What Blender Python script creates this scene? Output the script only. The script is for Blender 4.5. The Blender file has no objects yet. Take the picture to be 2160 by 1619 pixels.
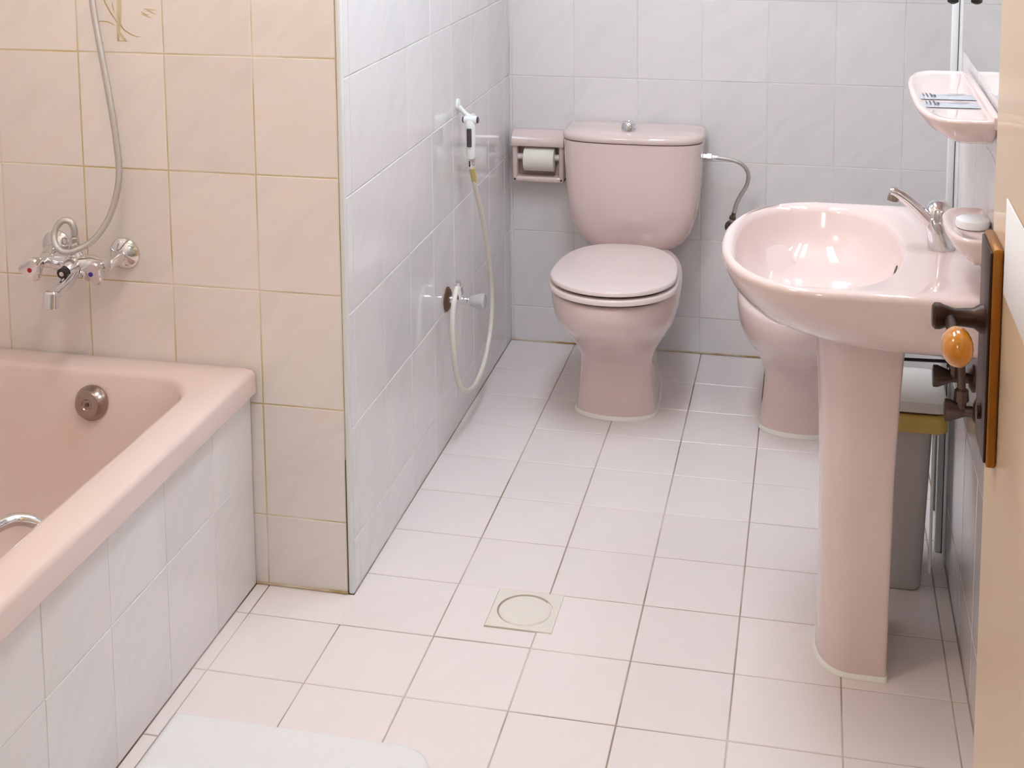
import bpy, bmesh, math, random
from mathutils import Vector, Matrix
random.seed(7)
PI = math.pi
scene = bpy.context.scene
COL = scene.collection

# ------------------------------------------------------------------ camera
cam_data = bpy.data.cameras.new('camera')
cam = bpy.data.objects.new('camera', cam_data)
COL.objects.link(cam)
R = Vector((0.97546, 0.22006, -0.00778)); U = Vector((-0.02025, 0.12484, 0.99197)); F = Vector((-0.21926, 0.96746, -0.12623))
m = Matrix((R, U, -F)).transposed().to_4x4()
m.translation = Vector((1.1261, -2.451, 1.5844))
cam.matrix_world = m
cam_data.sensor_fit = 'HORIZONTAL'
cam_data.sensor_width = 36.0
cam_data.lens = 2852.09 / 2160 * 36.0
cam_data.shift_x = 0.0009
cam_data.shift_y = -0.35904
cam_data.clip_start = 0.02
scene.camera = cam

# ------------------------------------------------------------------ world, exposure
world = bpy.data.worlds.new('world'); scene.world = world
world.use_nodes = True
bgn = world.node_tree.nodes['Background']
bgn.inputs[0].default_value = (1.0, 0.93, 0.85, 1); bgn.inputs[1].default_value = 0.3
vs = scene.view_settings
vs.view_transform = 'Standard'; vs.look = 'None'; vs.gamma = 1.0; vs.use_curve_mapping = False
vs.exposure = 0.22
TUBE_POWER = 14.0       # radiance of the tubes above the mirror
CEIL_POWER = 35.0       # radiance of the warm ceiling globe over the tub side
FILL_PANEL_POWER = 17.0      # radiance of the fill panel added on the ceiling
HALL_POWER = 25.0       # radiance of the corridor globe

# ------------------------------------------------------------------ materials
def lin(c):
    return tuple(((v / 255) / 12.92 if v / 255 <= 0.04045 else ((v / 255 + 0.055) / 1.055) ** 2.4) for v in c)

def mat(name, rgb, rough=0.4, metal=0.0, spec=0.5, coat=0.0, trans=0.0, emit=None, estr=0.0, bump=0.0, bscale=60.0, vary=0.0, vscale=8.0, alpha=1.0):
    M = bpy.data.materials.new(name); M.use_nodes = True
    nt = M.node_tree; b = nt.nodes['Principled BSDF']
    col = lin(rgb)
    b.inputs['Base Color'].default_value = (*col, 1)
    b.inputs['Roughness'].default_value = rough
    b.inputs['Metallic'].default_value = metal
    b.inputs['Specular IOR Level'].default_value = spec
    b.inputs['Coat Weight'].default_value = coat
    b.inputs['Coat Roughness'].default_value = 0.04
    b.inputs['Transmission Weight'].default_value = trans
    b.inputs['Alpha'].default_value = alpha
    if emit:
        b.inputs['Emission Color'].default_value = (*emit, 1); b.inputs['Emission Strength'].default_value = estr
    if vary or bump:
        tc = nt.nodes.new('ShaderNodeTexCoord')
        nz = nt.nodes.new('ShaderNodeTexNoise'); nz.inputs['Detail'].default_value = 4
        nt.links.new(tc.outputs['Object'], nz.inputs['Vector'])
        if vary:
            nz.inputs['Scale'].default_value = vscale
            mx = nt.nodes.new('ShaderNodeMixRGB'); mx.blend_type = 'MIX'
            mx.inputs[1].default_value = (*[min(1, v * (1 + vary)) for v in col], 1)
            mx.inputs[2].default_value = (*[v * (1 - vary) for v in col], 1)
            nt.links.new(nz.outputs['Fac'], mx.inputs[0]); nt.links.new(mx.outputs[0], b.inputs['Base Color'])
        if bump:
            nb = nt.nodes.new('ShaderNodeTexNoise'); nb.inputs['Scale'].default_value = bscale; nb.inputs['Detail'].default_value = 5
            nt.links.new(tc.outputs['Object'], nb.inputs['Vector'])
            bp = nt.nodes.new('ShaderNodeBump'); bp.inputs['Strength'].default_value = bump; bp.inputs['Distance'].default_value = 0.002
            nt.links.new(nb.outputs['Fac'], bp.inputs['Height']); nt.links.new(bp.outputs['Normal'], b.inputs['Normal'])
    return M

def tile_mat(name, base, streak, pink, rough=0.1, amount=0.5, spread=0.03):
    """glazed tile: soft diagonal marbling that differs from tile to tile"""
    M = bpy.data.materials.new(name); M.use_nodes = True
    nt = M.node_tree; N = nt.nodes; L = nt.links; b = N['Principled BSDF']
    b.inputs['Roughness'].default_value = rough
    b.inputs['Specular IOR Level'].default_value = 0.5
    tc = N.new('ShaderNodeTexCoord'); oi = N.new('ShaderNodeObjectInfo')
    mp = N.new('ShaderNodeMapping'); mp.vector_type = 'TEXTURE'
    mp.inputs['Rotation'].default_value = (0, 0, math.radians(42)); mp.inputs['Scale'].default_value = (1.0, 0.28, 1.0)
    L.new(tc.outputs['Object'], mp.inputs['Vector'])
    ml = N.new('ShaderNodeMath'); ml.operation = 'MULTIPLY'; ml.inputs[1].default_value = 0.05
    L.new(oi.outputs['Random'], ml.inputs[0])
    cb = N.new('ShaderNodeCombineXYZ'); L.new(ml.outputs[0], cb.inputs[1]); L.new(oi.outputs['Random'], cb.inputs[2])
    ad = N.new('ShaderNodeVectorMath'); ad.operation = 'ADD'; L.new(mp.outputs[0], ad.inputs[0]); L.new(cb.outputs[0], ad.inputs[1])
    nz = N.new('ShaderNodeTexNoise'); nz.inputs['Scale'].default_value = 5.0; nz.inputs['Detail'].default_value = 2.0
    nz.inputs['Distortion'].default_value = 0.4
    L.new(ad.outputs[0], nz.inputs['Vector'])
    cr = N.new('ShaderNodeValToRGB')
    e = cr.color_ramp.elements
    e[0].position = 0.36; e[0].color = (*lin(streak), 1)
    e[1].position = 0.52; e[1].color = (*lin(base), 1)
    e2 = e.new(0.72); e2.color = (*lin(pink), 1)
    L.new(nz.outputs['Fac'], cr.inputs[0])
    mx = N.new('ShaderNodeMixRGB'); mx.inputs[0].default_value = amount; mx.inputs[1].default_value = (*lin(base), 1)
    L.new(cr.outputs[0], mx.inputs[2])
    hv = N.new('ShaderNodeHueSaturation')
    mr = N.new('ShaderNodeMapRange'); mr.inputs['To Min'].default_value = 1 - spread; mr.inputs['To Max'].default_value = 1 + spread
    L.new(oi.outputs['Random'], mr.inputs['Value']); L.new(mr.outputs[0], hv.inputs['Value']); L.new(mx.outputs[0], hv.inputs['Color'])
    L.new(hv.outputs[0], b.inputs['Base Color'])
    nb = N.new('ShaderNodeTexNoise'); nb.inputs['Scale'].default_value = 11.0; L.new(tc.outputs['Object'], nb.inputs['Vector'])
    bp = N.new('ShaderNodeBump'); bp.inputs['Strength'].default_value = 0.06; bp.inputs['Distance'].default_value = 0.004
    L.new(nb.outputs['Fac'], bp.inputs['Height']); L.new(bp.outputs['Normal'], b.inputs['Normal'])
    return M

def grout_mat(name, a, b_, scale=7.0):
    M = bpy.data.materials.new(name); M.use_nodes = True
    nt = M.node_tree; N = nt.nodes; L = nt.links; b = N['Principled BSDF']; b.inputs['Roughness'].default_value = 0.8
    tc = N.new('ShaderNodeTexCoord'); nz = N.new('ShaderNodeTexNoise'); nz.inputs['Scale'].default_value = scale; nz.inputs['Detail'].default_value = 3
    L.new(tc.outputs['Object'], nz.inputs['Vector'])
    cr = N.new('ShaderNodeValToRGB'); e = cr.color_ramp.elements
    e[0].position = 0.38; e[0].color = (*lin(a), 1); e[1].position = 0.62; e[1].color = (*lin(b_), 1)
    L.new(nz.outputs['Fac'], cr.inputs[0]); L.new(cr.outputs[0], b.inputs['Base Color'])
    return M

TILE = tile_mat('wall_tile_glaze', (236, 231, 231), (228, 224, 223), (239, 227, 225), 0.09, 0.5)
TILE_TUB = tile_mat('tub_wall_tile_glaze', (238, 230, 225), (230, 223, 217), (240, 224, 218), 0.12, 0.6)
FLOOR_TILE = tile_mat('floor_tile_glaze', (237, 226, 223), (234, 223, 219), (240, 224, 219), 0.28, 0.4, 0.02)
GROUT_W = grout_mat('white_grout', (236, 234, 232), (214, 208, 202))
GROUT_Y = grout_mat('yellowed_grout', (208, 188, 140), (234, 222, 204), 5.0)
GROUT_F = grout_mat('dirty_floor_grout', (134, 108, 84), (206, 192, 182), 2.6)
PLASTER = mat('painted_plaster', (244, 240, 236), 0.7, bump=0.1)
WHITE_TRIM = mat('white_trim', (232, 234, 234), 0.35)
SEAM_AND_SHADE = mat('dark_seam_and_gap_shade', (70, 62, 56), 0.8)  # real dark seams, and the shade filled into the toilet seat gaps
PORC = mat('pink_porcelain', (228, 205, 199), 0.07, coat=0.5, vary=0.012, vscale=3)
TUBP = mat('pink_enamel', (228, 206, 198), 0.12, coat=0.4)
PLAST = mat('pink_plastic', (228, 209, 204), 0.22)
CHROME = mat('chrome', (225, 224, 226), 0.07, metal=1.0)
DULL = mat('dull_chrome', (168, 152, 144), 0.24, metal=1.0)
STEEL = mat('braided_steel', (206, 202, 200), 0.3, metal=1.0, bump=0.5, bscale=900)
WHITEP = mat('white_plastic', (240, 240, 238), 0.3)
SEAL = mat('white_sealant', (243, 240, 232), 0.5)
BLACK = mat('black_plastic', (32, 24, 22), 0.4)
DGREY = mat('dark_grey_plastic', (70, 62, 66), 0.35)
REDD = mat('red_dot', (186, 20, 44), 0.3)
BLUED = mat('blue_dot', (52, 40, 160), 0.3)
CREAMH = mat('cream_hose', (230, 223, 212), 0.35)
YELLH = mat('yellow_hose_sleeve', (206, 190, 120), 0.4)
PAPER = mat('toilet_paper', (240, 234, 222), 0.9, bump=0.2, bscale=200)
BRONZE = mat('dark_bronze', (58, 36, 24), 0.42, metal=0.6)
BRASS = mat('aged_brass', (158, 102, 34), 0.34, metal=0.6, vary=0.15, vscale=30)
AMBER = mat('amber_lacquer', (204, 130, 16), 0.12, coat=0.6)
DOORP = mat('cream_door_paint', (228, 198, 162), 0.3, coat=0.15, vary=0.03)
BIN = mat('grey_bin_plastic', (206, 200, 200), 0.45)
BINLID = mat('cream_lid_plastic', (242, 238, 230), 0.3)
BAG = mat('yellow_bin_band', (222, 190, 104), 0.4)
VALVE = mat('tarnished_valve', (112, 94, 86), 0.3, metal=0.8)
MATF = mat('white_terry', (242, 239, 238), 0.95, bump=0.9, bscale=420)
MIRROR = mat('mirror_silver', (235, 238, 236), 0.015, metal=1.0)
SACHET = mat('silver_sachet', (206, 206, 212), 0.25, metal=0.35, bump=0.6, bscale=120)
INK = mat('dark_print', (60, 58, 70), 0.6)
SOAPM = mat('white_wrapped_soap', (246, 247, 250), 0.3)
GREENG = mat('grey_green_metal', (108, 108, 98), 0.4, metal=0.2)
MOTIF = mat('brown_tile_print', (196, 168, 118), 0.2)
MOTIF2 = mat('ochre_tile_print', (216, 200, 166), 0.2)
CLEARP = mat('clear_knob_plastic', (226, 224, 224), 0.12, trans=0.55)
WHITE_PATCH = mat('white_patch', (246, 243, 242), 0.5)
ROLLER = mat('pale_roller', (232, 216, 210), 0.3)
RUST = mat('rusty_flange', (120, 92, 70), 0.4, metal=0.7, vary=0.3, vscale=60)

# ------------------------------------------------------------------ mesh helpers
def to_mesh(name, bm, smooth=False, autos=None):
    me = bpy.data.meshes.new(name)
    bmesh.ops.recalc_face_normals(bm, faces=bm.faces)
    bm.to_mesh(me); bm.free()
    if smooth:
        for p in me.polygons: p.use_smooth = True
        if autos is not None:
            me.set_sharp_from_angle(angle=math.radians(autos))
    return me

def wloc(o):
    v = Vector((0, 0, 0))
    while o:
        v += o.location; o = o.parent
    return v

def obj(name, me, material, parent=None, kind=None, label=None, cat=None, group=None):
    """links a mesh given in world coordinates; a child is stored relative to its parent"""
    if parent is not None:
        me.transform(Matrix.Translation(-wloc(parent)))
    o = bpy.data.objects.new(name, me); COL.objects.link(o)
    if parent is not None: o.parent = parent
    me.materials.clear(); me.materials.append(material)
    tag(o, label, cat, group, kind)
    return o

def tag(o, label=None, cat=None, group=None, kind=None):
    if label: o['label'] = label
    if cat: o['category'] = cat
    if group: o['group'] = group
    if kind: o['kind'] = kind
    return o

def thing(name, loc, label, cat, group=None):
    o = bpy.data.objects.new(name, None); COL.objects.link(o)
    o.location = loc; o.empty_display_size = 0.05
    return tag(o, label, cat, group)

def b_box(bm, x0, x1, y0, y1, z0, z1):
    v = [bm.verts.new((x, y, z)) for z in (z0, z1) for x, y in ((x0, y0), (x1, y0), (x1, y1), (x0, y1))]
    for f in ((0, 3, 2, 1), (4, 5, 6, 7), (0, 1, 5, 4), (1, 2, 6, 5), (2, 3, 7, 6), (3, 0, 4, 7)):
        bm.faces.new([v[i] for i in f])

def box(x0, x1, y0, y1, z0, z1, bev=0.0, seg=2):
    bm = bmesh.new(); b_box(bm, x0, x1, y0, y1, z0, z1)
    if bev:
        bmesh.ops.bevel(bm, geom=list(bm.edges), offset=bev, segments=seg, affect='EDGES', profile=0.5)
        return to_mesh('box', bm, True, 50)
    return to_mesh('box', bm)

def loft(rings, cap0=True, cap1=True, closed=True, autos=40):
    bm = bmesh.new()
    vs_ = [[bm.verts.new(p) for p in r] for r in rings]
    n = len(rings[0])
    for a, b in zip(vs_, vs_[1:]):
        for i in range(n if closed else n - 1):
            j = (i + 1) % n
            bm.faces.new((a[i], a[j], b[j], b[i]))
    if cap0: bm.faces.new(list(reversed(vs_[0])))
    if cap1: bm.faces.new(vs_[-1])
    return to_mesh('loft', bm, True, autos)

def sgp(v, e): return math.copysign(abs(v) ** e, v)

def egg(cx, yc, a, yf, yb, z, n=48, ef=2.0, eb=2.6):
    out = []
    for i in range(n):
        t = 2 * PI * i / n; c, s = math.cos(t), math.sin(t)
        e = eb if s > 0 else ef
        x = cx + a * sgp(c, 2 / e)
        y = yc + ((yb - yc) if s > 0 else (yc - yf)) * sgp(s, 2 / e)
        out.append(Vector((x, y, z)))
    return out

def dshape(xc, xl, xr, y0, y1, z, n=56, el=2.2, er=9.0):
    """plan outline rounded towards -X and square towards +X"""
    yc = (y0 + y1) / 2; hb = (y1 - y0) / 2; out = []
    for i in range(n):
        t = 2 * PI * i / n; c, s = math.cos(t), math.sin(t)
        e = er if c > 0 else el
        x = xc + ((xr - xc) if c > 0 else (xc - xl)) * sgp(c, 2 / e)
        out.append(Vector((x, yc + hb * sgp(s, 2 / e), z)))
    return out

def rrect(x0, x1, y0, y1, r, z, n=12):
    r = min(r, (x1 - x0) / 2 - 1e-4, (y1 - y0) / 2 - 1e-4); out = []
    for (cx, cy, a0) in ((x1 - r, y1 - r, 0), (x0 + r, y1 - r, 90), (x0 + r, y0 + r, 180), (x1 - r, y0 + r, 270)):
        for k in range(n + 1):
            a = math.radians(a0 + 90 * k / n)
            out.append(Vector((cx + r * math.cos(a), cy + r * math.sin(a), z)))
    return out

def frame_for(d):
    d = d.normalized()
    up = Vector((0, 0, 1)) if abs(d.z) < 0.9 else Vector((1, 0, 0))
    a = d.cross(up).normalized(); b = d.cross(a).normalized()
    return a, b

def spline(pts, sub=6):
    """Catmull-Rom through the points"""
    P = [Vector(p) for p in pts]; out = []
    for i in range(len(P) - 1):
        p0 = P[max(i - 1, 0)]; p1 = P[i]; p2 = P[i + 1]; p3 = P[min(i + 2, len(P) - 1)]
        for k in range(sub):
            t = k / sub
            out.append(0.5 * ((2 * p1) + (-p0 + p2) * t + (2 * p0 - 5 * p1 + 4 * p2 - p3) * t * t + (-p0 + 3 * p1 - 3 * p2 + p3) * t ** 3))
    out.append(P[-1]); return out

def tube(path, rad, seg=12, autos=60, ribs=None):
    """swept tube; rad a number or a list per point; ribs=(pitch, depth) gives a corrugated hose"""
    P = [Vector(p) for p in path]
    if ribs:
        pitch, depth = ribs; Q = []; Rr = []; acc = 0
        step = pitch / 2; out = [P[0]]; rest = step
        for a, b in zip(P, P[1:]):
            L_ = (b - a).length; pos = rest
            while pos <= L_:
                out.append(a + (b - a) * (pos / L_)); pos += step
            rest = pos - L_
        P = out
        rad = [rad if i % 2 else rad - depth for i in range(len(P))]
    n = len(P); rl = rad if isinstance(rad, (list, tuple)) else [rad] * n
    d = (P[1] - P[0]).normalized(); a, b = frame_for(d); rings = []
    for i in range(n):
        t = (P[min(i + 1, n - 1)] - P[max(i - 1, 0)]).normalized()
        ax = d.cross(t)
        if ax.length > 1e-7:
            rot = Matrix.Rotation(d.angle(t), 3, ax.normalized()); a = rot @ a; b = rot @ b
        d = t
        rings.append([P[i] + (a * math.cos(2 * PI * k / seg) + b * math.sin(2 * PI * k / seg)) * rl[i] for k in range(seg)])
    return loft(rings, autos=autos)

def lathe(origin, axis, prof, seg=28, autos=35, lobes=None):
    """prof: list of (distance along axis, radius)"""
    o = Vector(origin); d = Vector(axis).normalized(); a, b = frame_for(d); rings = []
    for (h, r) in prof:
        ring = []
        for k in range(seg):
            t = 2 * PI * k / seg
            rr = r * (1 + lobes[1] * math.cos(lobes[0] * t)) if lobes else r
            ring.append(o + d * h + (a * math.cos(t) + b * math.sin(t)) * max(rr, 1e-5))
        rings.append(ring)
    return loft(rings, autos=autos)

def join_meshes(ms):
    bm = bmesh.new()
    for q in ms:
        bm.from_mesh(q)
    me = bpy.data.meshes.new('join'); bm.to_mesh(me); bm.free()
    return me

# ------------------------------------------------------------------ tiles
_tiles = {}
def tile_mesh(w, h, material, t=0.006, ch=0.0012):
    key = (round(w, 4), round(h, 4), material.name)
    if key in _tiles: return _tiles[key]
    bm = bmesh.new()
    lo = [bm.verts.new((sx * w / 2, sy * h / 2, -t)) for sx, sy in ((-1, -1), (1, -1), (1, 1), (-1, 1))]
    mi = [bm.verts.new((sx * w / 2, sy * h / 2, -ch)) for sx, sy in ((-1, -1), (1, -1), (1, 1), (-1, 1))]
    hi = [bm.verts.new((sx * (w / 2 - ch), sy * (h / 2 - ch), 0)) for sx, sy in ((-1, -1), (1, -1), (1, 1), (-1, 1))]
    for a, b in ((lo, mi), (mi, hi)):
        for i in range(4): bm.faces.new((a[i], a[(i + 1) % 4], b[(i + 1) % 4], b[i]))
    bm.faces.new(hi)
    me = to_mesh('tile', bm); me.materials.append(material)
    _tiles[key] = me
    return me

AX = {'-Y': (Vector((1, 0, 0)), Vector((0, 0, 1)), Vector((0, -1, 0))),
      '+X': (Vector((0, 1, 0)), Vector((0, 0, 1)), Vector((1, 0, 0))),
      '-X': (Vector((0, -1, 0)), Vector((0, 0, 1)), Vector((-1, 0, 0))),
      '+Z': (Vector((1, 0, 0)), Vector((0, 1, 0)), Vector((0, 0, 1)))}

def lay_tiles(parent, name, facing, plane, us, vs_, material, gap, skip=None, tilt=0.0012, mats=None):
    """us / vs_: sorted joint positions along the two world axes of the plane"""
    ax, ay, az = AX[facing]
    base = wloc(parent)
    for a, b in zip(us, us[1:]):
        for c, d in zip(vs_, vs_[1:]):
            w, h = b - a - gap, d - c - gap
            if w < 0.004 or h < 0.004: continue
            if skip and skip(a, b, c, d): continue
            mm = mats(a, c) if mats else material
            o = bpy.data.objects.new(name, tile_mesh(w, h, mm)); COL.objects.link(o)
            u, v = (a + b) / 2, (c + d) / 2
            if facing == '-Y': p = Vector((u, plane, v))
            elif facing == '+Z': p = Vector((u, v, plane))
            else: p = Vector((plane, u, v))
            p += az * random.uniform(-0.0004, 0.0001)
            M = Matrix((ax, ay, az)).transposed().to_4x4()
            M = M @ Matrix.Rotation(random.uniform(-tilt, tilt), 4, 'X') @ Matrix.Rotation(random.uniform(-tilt, tilt), 4, 'Y')
            M.translation = p - base
            o.parent = parent; o.matrix_local = M

def joints(lo, hi, anchor, pitch):
    k = math.ceil((lo - anchor) / pitch - 1e-6); out = [lo]
    while anchor + k * pitch < hi - 1e-6:
        p = anchor + k * pitch
        if p > lo + 1e-6: out.append(p)
        k += 1
    return out + [hi]

# ------------------------------------------------------------------ room
Y1, Y2 = 0.112, 1.639            # wall behind the tub end, back wall
XL, XS, XR, XR2 = -0.745, 0.1915, 1.43, 1.96
YN = -1.50                        # doorway wall
H = 2.42
YS = 0.56                         # end of the right wall block
TOPT = 1.66                       # tiles are laid up to here
G = 0.0012                        # depth of the joints

# floor
floor = obj('floor', box(XL, XR2, -3.4, Y2 + .1, -0.12, -0.0016), GROUT_F, kind='structure')
def skip_floor(a, b, c, d):
    u, v = (a + b) / 2, (c + d) / 2
    if u > XR and v < YS: return True
    return False
fx = [-0.034] + [0.2 * k for k in range(0, 8)] + [XR, 1.6, 1.8, XR2]
fy = [YN] + [-1.4 + 0.2 * k for k in range(0, 8)] + [Y1] + [0.2 * k for k in range(1, 9)] + [Y2]
fy = sorted(set(round(v, 4) for v in fy))
# joints of the left strip: x = -0.034, 0, 0.2
full = [v for v in fy if abs(v - Y1) > 1e-6 and abs(v - 1.6) > 1e-6]
lay_tiles(floor, 'floor_tile', '+Z', 0.0, [-0.030, 0.0, 0.2], [v for v in full if v <= 0.001] + [Y1], FLOOR_TILE, 0.0026)
DX0, DX1, DY0, DY1 = 0.492, 0.632, 0.054, 0.196
near_ = [v for v in full if v <= 0.001]
lay_tiles(floor, 'floor_tile', '+Z', 0.0, [x for x in fx if x >= 0.2 - 1e-6], near_, FLOOR_TILE, 0.0026, skip=skip_floor)
lay_tiles(floor, 'floor_tile', '+Z', 0.0, [XS] + [x for x in fx if x >= 0.4 - 1e-6], [0.0] + [v for v in full if v > 0.001], FLOOR_TILE, 0.0026,
          skip=lambda a, b, c, d: skip_floor(a, b, c, d) or (abs(a - .4) < .01 and abs(c) < .01))
# the tile cut to an L round the drain
def cut_tile():
    g = .0013; P = [(.4 + g, g), (.6 - g, g), (.6 - g, DY0 - g), (DX0 - g, DY0 - g), (DX0 - g, .2 - g), (.4 + g, .2 - g)]
    bm = bmesh.new(); lo = [bm.verts.new((x, y, -.006)) for x, y in P]; hi = [bm.verts.new((x, y, 0)) for x, y in P]
    for i in range(6): bm.faces.new((lo[i], lo[(i + 1) % 6], hi[(i + 1) % 6], hi[i]))
    bm.faces.new(hi)
    return to_mesh('cut_tile', bm)
obj('floor_tile', cut_tile(), FLOOR_TILE, floor)
drain = thing('floor_drain', (0.562, 0.125, 0), 'cream square floor drain with a round cover in the tiles', 'drain')
def drain_frame():
    n = 48; c = Vector((0.562, 0.125, 0)); sq = []; ci = []; cl = []
    for k in range(n):
        t = 2 * PI * k / n; dx, dy = math.cos(t), math.sin(t); s = 0.0695 / max(abs(dx), abs(dy))
        sq.append(c + Vector((dx * s, dy * s, 0.0025))); ci.append(c + Vector((dx * .0585, dy * .0585, 0.003))); cl.append(c + Vector((dx * .0585, dy * .0585, -0.010)))
    low = [p + Vector((0, 0, -0.01)) for p in sq]
    return loft([low, sq, ci, cl], cap0=False, cap1=False, autos=30)
DRAINM = mat('cream_drain_plastic', (232, 223, 212), 0.4, vary=0.05, vscale=20)
obj('frame', drain_frame(), DRAINM, drain)
obj('cover', lathe((0.562, 0.125, -0.008), (0, 0, 1), [(0, .0548), (.009, .0548), (.0108, .0525), (.0112, .02), (.0112, .0)], 40), DRAINM, drain)
obj('gap', lathe((0.562, 0.125, -0.0105), (0, 0, 1), [(0, .0583), (.002, .0583), (.002, 0)], 40), mat('rusty_gap', (92, 62, 40), 0.8), drain)

# walls
wall_left = obj('wall_left', box(XL - .1, XS - 0.012, Y1 + G, Y2 + .1, -0.05, H), GROUT_Y, kind='structure')
rows_l = [0.0] + [0.159 + 0.249 * k for k in range(0, 7)]
cols_l = [XL] + [-0.7936 + 0.1978 * k for k in range(1, 5)] + [XS - 0.012]
lay_tiles(wall_left, 'wall_tile', '-Y', Y1, cols_l, rows_l, TILE_TUB, 0.0028)
wall_side = obj('wall_side', box(XS - .012, XS - G, Y1 + .012, Y2 + .1, -0.05, H), GROUT_W, kind='structure')
rows_b = [0.0] + [0.115 + 0.2495 * k for k in range(0, 7)]
lay_tiles(wall_side, 'wall_tile', '+X', XS, joints(Y1 + .012, Y2, 0.559, 0.2005), rows_b, TILE, 0.0024)
wall_back = obj('wall_back', box(XS - .3, XR2 + .1, Y2 + G, Y2 + .12, -0.05, H), GROUT_W, kind='structure')
lay_tiles(wall_back, 'wall_tile', '-Y', Y2, joints(XS, XR2, 0.3978, 0.1978), rows_b, TILE, 0.0024)
wall_right = obj('wall_right', box(XR + G, XR2 + .1, YN, YS, -0.05, H), GROUT_W, kind='structure')
rows_r = [0.0] + [0.137 + 0.3015 * k for k in range(0, 6)]
lay_tiles(wall_right, 'wall_tile', '-X', XR, joints(YN, YS - .07, 0.0, 0.2), rows_r, TILE, 0.0024)
wall_recess = obj('wall_recess', box(XR2, XR2 + .1, YS, Y2 + .1, -0.05, H), PLASTER, kind='structure')
wall_far_left = obj('wall_far_left', box(XL - .1, XL, YN, Y1, -0.05, H), TILE_TUB, kind='structure')
wall_near = obj('wall_near', join_meshes([box(XL - .1, -0.01, YN - .12, YN, -0.05, H), box(-0.01, 1.43, YN - .12, YN, 2.1, H)]), PLASTER, kind='structure')
wall_hall = obj('wall_hall', join_meshes([box(XL - .1, XR2 + .1, -3.5, -3.4, -.05, H), box(XL - .1, XL, -3.4, YN - .12, -.05, H), box(XR2, XR2 + .1, -3.4, YN, -.05, H)]), PLASTER, kind='structure')
ceiling = obj('ceiling', box(XL - .1, XR2 + .1, -3.5, Y2 + .1, H, H + .1), PLASTER, kind='structure')

BEAD = grout_mat('grimy_joint_bead', (170, 138, 84), (222, 208, 186), 9.0)
obj('joint_bead', box(XS, XR2, Y2 - .0045, Y2 + .001, 0.0, .0045, .0015, 2), BEAD, wall_back)
obj('joint_bead', box(-.030, XS - .012, Y1 - .0045, Y1 + .001, 0.0, .0045, .0015, 2), BEAD, wall_left)

# corner beads
trim_1 = obj('trim_1', box(XS - .0115, XS + .0012, Y1 - .0015, Y1 + .0115, 0.0, H, 0.004, 3), WHITE_TRIM, kind='structure')
obj('seam', box(XS - .0122, XS - .0115, Y1 - .0008, Y1 + .004, 0.0, 0.30), SEAM_AND_SHADE, trim_1)
trim_2 = obj('trim_2', box(XR - .018, XR + .004, YS - .014, YS + .004, 0.0, H, 0.003, 2), WHITE_TRIM, kind='structure')
obj('flat_strip', box(XR - .003, XR + .002, YS - .069, YS - .0155, 0.0, H, 0.001, 1), WHITE_TRIM, trim_2)
obj('seam', box(XR - .0045, XR, YS - .0155, YS - .014, 0.0, H), SEAM_AND_SHADE, trim_2)

# decorated tile print on the tub wall (flat print lying on the glaze)
def ribbon(pts, w0, w1):
    P = spline([(x, Y1 - 0.0006, z) for x, z in pts], 5); n = len(P); L_ = []; R_ = []
    for i, p in enumerate(P):
        t = (P[min(i + 1, n - 1)] - P[max(i - 1, 0)]).normalized(); nn = Vector((-t.z, 0, t.x))
        w = (w0 + (w1 - w0) * i / (n - 1)) * (0.35 + 0.65 * math.sin(PI * min(1, max(0.06, i / (n - 1)))))
        L_.append(p + nn * w); R_.append(p - nn * w)
    bm = bmesh.new(); a = [bm.verts.new(p) for p in L_]; b = [bm.verts.new(p) for p in R_]
    for i in range(n - 1): bm.faces.new((a[i], a[i + 1], b[i + 1], b[i]))
    return to_mesh('ribbon', bm)
brown = [([(-.332, 1.30), (-.3304, 1.267), (-.3166, 1.2394), (-.3081, 1.2276), (-.298, 1.212)], .0016, .0012),
         ([(-.3552, 1.2173), (-.3398, 1.2213), (-.3226, 1.2198), (-.3088, 1.2127)], .0009, .0012),
         ([(-.2985, 1.235), (-.2946, 1.2139), (-.2832, 1.2012), (-.2635, 1.1915), (-.2505, 1.1907)], .0016, .0010),
         ([(-.2471, 1.2436), (-.2383, 1.2382), (-.2294, 1.2366)], .0010, .0008),
         ([(-.232, 1.2468), (-.2125, 1.2369)], .0009, .0007),
         ([(-.3124, 1.2617), (-.311, 1.2507), (-.3075, 1.2396)], .0009, .0007),
         ([(-.2879, 1.1862), (-.2842, 1.1789)], .0008, .0006)]
ochre = [([(-.296, 1.33), (-.296, 1.2676), (-.298, 1.2268), (-.3024, 1.1794)], .0045, .0060),
         ([(-.2408, 1.2492), (-.212, 1.247)], .0018, .0012),
         ([(-.30, 1.20), (-.285, 1.18)], .0035, .003),
         ([(-.3035, 1.197), (-.2993, 1.1795)], .0016, .0012),
         ([(-.304, 1.181), (-.278, 1.180)], .0014, .001),
         ([(-.246, 1.238), (-.222, 1.230)], .0018, .0012),
         ([(-.31, 1.38), (-.302, 1.33), (-.30, 1.29)], .003, .004)]
obj('tree_print', join_meshes([ribbon(*a) for a in brown]), MOTIF, wall_left, kind='stuff')
obj('tree_print', join_meshes([ribbon(*a) for a in ochre]), MOTIF2, wall_left, kind='stuff')

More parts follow.
